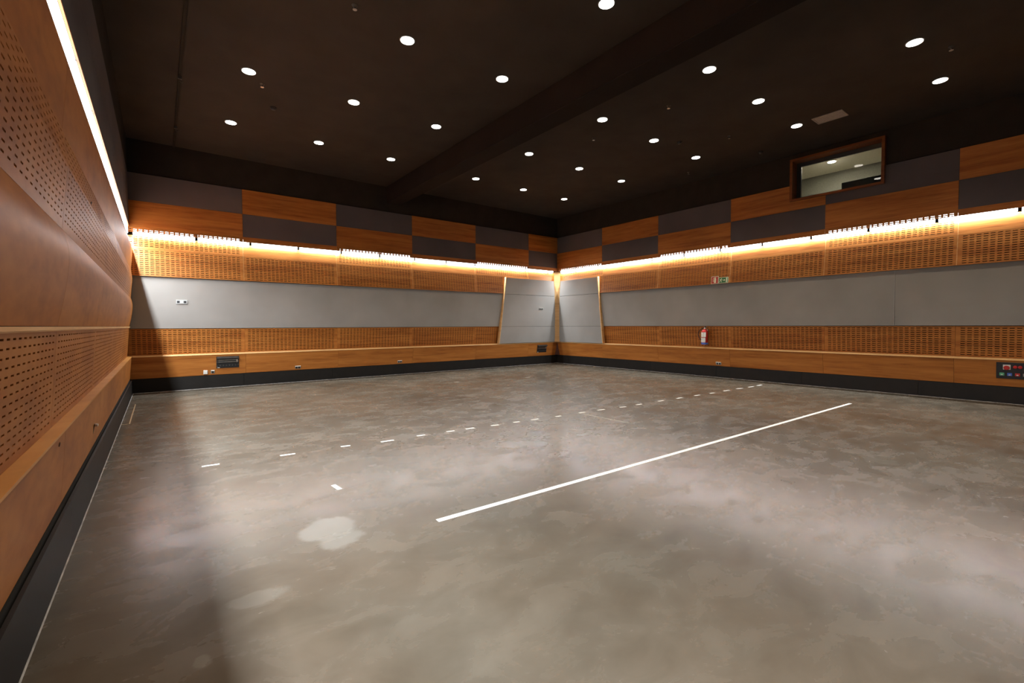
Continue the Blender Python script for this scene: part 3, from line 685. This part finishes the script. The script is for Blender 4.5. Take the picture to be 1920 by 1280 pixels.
# ------------------------------------------------------------------ signs
def sign_base(t, w, h, mat, border=0.010):
    part('panel', t, 'sign_pale', (-w/2, w/2, -0.004, 0.0, -h/2, h/2), bev=0.001)
    part('field', t, mat, (-w/2+border, w/2-border, -0.0055, -0.0042, -h/2+border, h/2-border))
def glyph(t, name, polys, mat, y0=-0.0068, y1=-0.0057):
    bm = bmesh.new()
    for p in polys: prism(bm, p, lambda a, c, s: Vector((a, s, c)), y0, y1)
    return link(name, bm, mat, t)
def rect(x0, x1, z0, z1): return [(x0, z0), (x1, z0), (x1, z1), (x0, z1)]
def limb(x0, z0, x1, z1, w):
    d = math.hypot(x1-x0, z1-z0); nx, nz = -(z1-z0)/d*w/2, (x1-x0)/d*w/2
    return [(x0+nx, z0+nz), (x0-nx, z0-nz), (x1-nx, z1-nz), (x1+nx, z1+nz)]
def disc(x, z, r, n=14): return [(x+r*math.cos(2*math.pi*i/n), z+r*math.sin(2*math.pi*i/n)) for i in range(n)]
t = mount('extinguisher_sign', 'right', 7.153, 0.112, 2.925, 'square red sign with a white extinguisher pictogram', 'sign', None, -0.09)
sign_base(t, 0.225, 0.225, 'sign_red')
glyph(t, 'pictogram', [rect(-0.018, 0.040, -0.085, 0.045), [(-0.018, 0.046), (0.040, 0.046), (0.026, 0.064), (-0.004, 0.064)], rect(0.0, 0.022, 0.065, 0.078),
    limb(-0.004, 0.079, 0.045, 0.088, 0.009), limb(0.0, 0.074, -0.040, 0.062, 0.010), limb(-0.040, 0.064, -0.052, 0.035, 0.010), limb(-0.052, 0.037, -0.044, -0.02, 0.010), limb(-0.044, -0.018, -0.046, -0.045, 0.018)], 'sign_pale')
t = mount('exit_sign', 'right', 6.888, 0.112, 2.905, 'green running figure exit sign with an arrow pointing right', 'sign', None, -0.09)
sign_base(t, 0.285, 0.172, 'sign_green')
glyph(t, 'running_figure', [disc(-0.062, 0.050, 0.012), limb(-0.068, 0.036, -0.082, -0.005, 0.022), limb(-0.070, 0.030, -0.040, 0.012, 0.010), limb(-0.042, 0.013, -0.026, 0.024, 0.009), limb(-0.072, 0.032, -0.100, 0.026, 0.010), limb(-0.100, 0.028, -0.110, 0.004, 0.009),
    limb(-0.080, -0.003, -0.055, -0.022, 0.013), limb(-0.055, -0.020, -0.058, -0.055, 0.012), limb(-0.084, -0.004, -0.100, -0.035, 0.013), limb(-0.100, -0.033, -0.124, -0.046, 0.011)], 'sign_pale')
glyph(t, 'arrow', [limb(-0.02, 0.003, 0.030, 0.003, 0.016), [(0.022, -0.030), (0.056, 0.003), (0.022, 0.036)]], 'sign_pale')
glyph(t, 'door_symbol', [rect(0.076, 0.112, -0.068, 0.068)], 'sign_pale')
glyph(t, 'door_edge', [rect(0.118, 0.123, -0.068, 0.068)], 'sign_green', -0.0082, -0.0069)
# ------------------------------------------------------------------ fire extinguisher
t = mount('fire_extinguisher', 'right', 7.42, 0.03, 0.985, 'red fire extinguisher with white labels hanging on the right wall', 'fire extinguisher')
yo = -0.145
Tm = Matrix.Translation((0, yo, 0))
bm = bmesh.new(); lathe(bm, [(0.070, 0.0), (0.090, 0.006), (0.096, 0.02), (0.096, 0.375), (0.090, 0.41), (0.070, 0.443), (0.036, 0.462), (0.026, 0.475)], 32, Tm); link('cylinder', bm, 'red', t, smooth=True)
bm = bmesh.new(); lathe(bm, [(0.0895, 0.006), (0.0975, 0.019), (0.0975, 0.062), (0.0965, 0.064)], 32, Tm); link('base_band', bm, 'blue', t)
def wrap(name, a0, a1, z0, z1, mat, r=0.0970):
    bm = bmesh.new(); n = 12; rows = []
    for rr in (r, r+0.0012):
        lo, hi = [], []
        for i in range(n+1):
            a = math.radians(a0+(a1-a0)*i/n); x, y = rr*math.sin(a), yo-rr*math.cos(a)
            lo.append(bm.verts.new((x, y, z0))); hi.append(bm.verts.new((x, y, z1)))
        rows.append((lo, hi))
    for lo, hi in rows:
        for i in range(n): bm.faces.new((lo[i], lo[i+1], hi[i+1], hi[i]))
    (l0, h0), (l1, h1) = rows
    for i in range(n): bm.faces.new((l0[i], l1[i], l1[i+1], l0[i+1])); bm.faces.new((h0[i], h0[i+1], h1[i+1], h1[i]))
    bm.faces.new((l0[0], h0[0], h1[0], l1[0])); bm.faces.new((l0[n], l1[n], h1[n], h0[n]))
    return link(name, bm, mat, t)
wrap('label', -62, 50, 0.235, 0.375, 'white'); wrap('label', -58, 42, 0.075, 0.215, 'white')
for (x0, z0, x1, z1) in ((-0.035, 0.29, 0.02, 0.345), (-0.035, 0.145, 0.015, 0.20)):
    bm = bmesh.new(); prism(bm, limb(x0, z0, x1, z1, 0.010), lambda a, c, s: Vector((a, yo-math.sqrt(max(0, 0.0987**2-a*a))-s, c)), 0.0, 0.001); link('label_mark', bm, 'dark_metal', t)
bm = bmesh.new(); lathe(bm, [(0.024, 0.4755), (0.024, 0.498), (0.018, 0.500), (0.018, 0.525)], 16, Tm); link('valve', bm, 'white', t)
bm = bmesh.new(); prism(bm, [(-0.02, 0.526), (0.02, 0.526), (0.095, 0.502), (0.10, 0.508), (0.03, 0.538), (0.03, 0.556), (0.085, 0.566), (0.085, 0.573), (0.012, 0.562), (-0.004, 0.545)], lambda a, c, s: Vector((a, yo+s, c)), -0.010, 0.010)
link('lever', bm, 'black', t)
pts = []
for k in range(17):
    s = k/16; pts.append((-0.02-0.185*math.sin(math.pi*min(1, s*1.02))**0.8*(1-0.25*s) - 0.055*s, yo-0.01, 0.515-0.42*s+0.02*math.sin(math.pi*s)))
bm = bmesh.new(); tube(bm, pts, 0.0135, 8); link('hose', bm, 'rubber', t, smooth=True)
bm = bmesh.new(); tube(bm, [pts[-1], (-0.098, yo-0.02, 0.07), (-0.104, yo-0.02, 0.035)], 0.017, 8); link('nozzle', bm, 'black', t)
part('wall_bracket', t, 'steel', (-0.02, 0.02, -0.052, 0.0, 0.36, 0.40), (-0.03, 0.03, 0.0, 0.03, 0.28, 0.46), bev=0.003)
part('support_hook', t, 'steel', (-0.04, 0.04, -0.10, 0.03, -0.012, -0.002), (-0.03, 0.03, 0.02, 0.03, -0.002, 0.05))
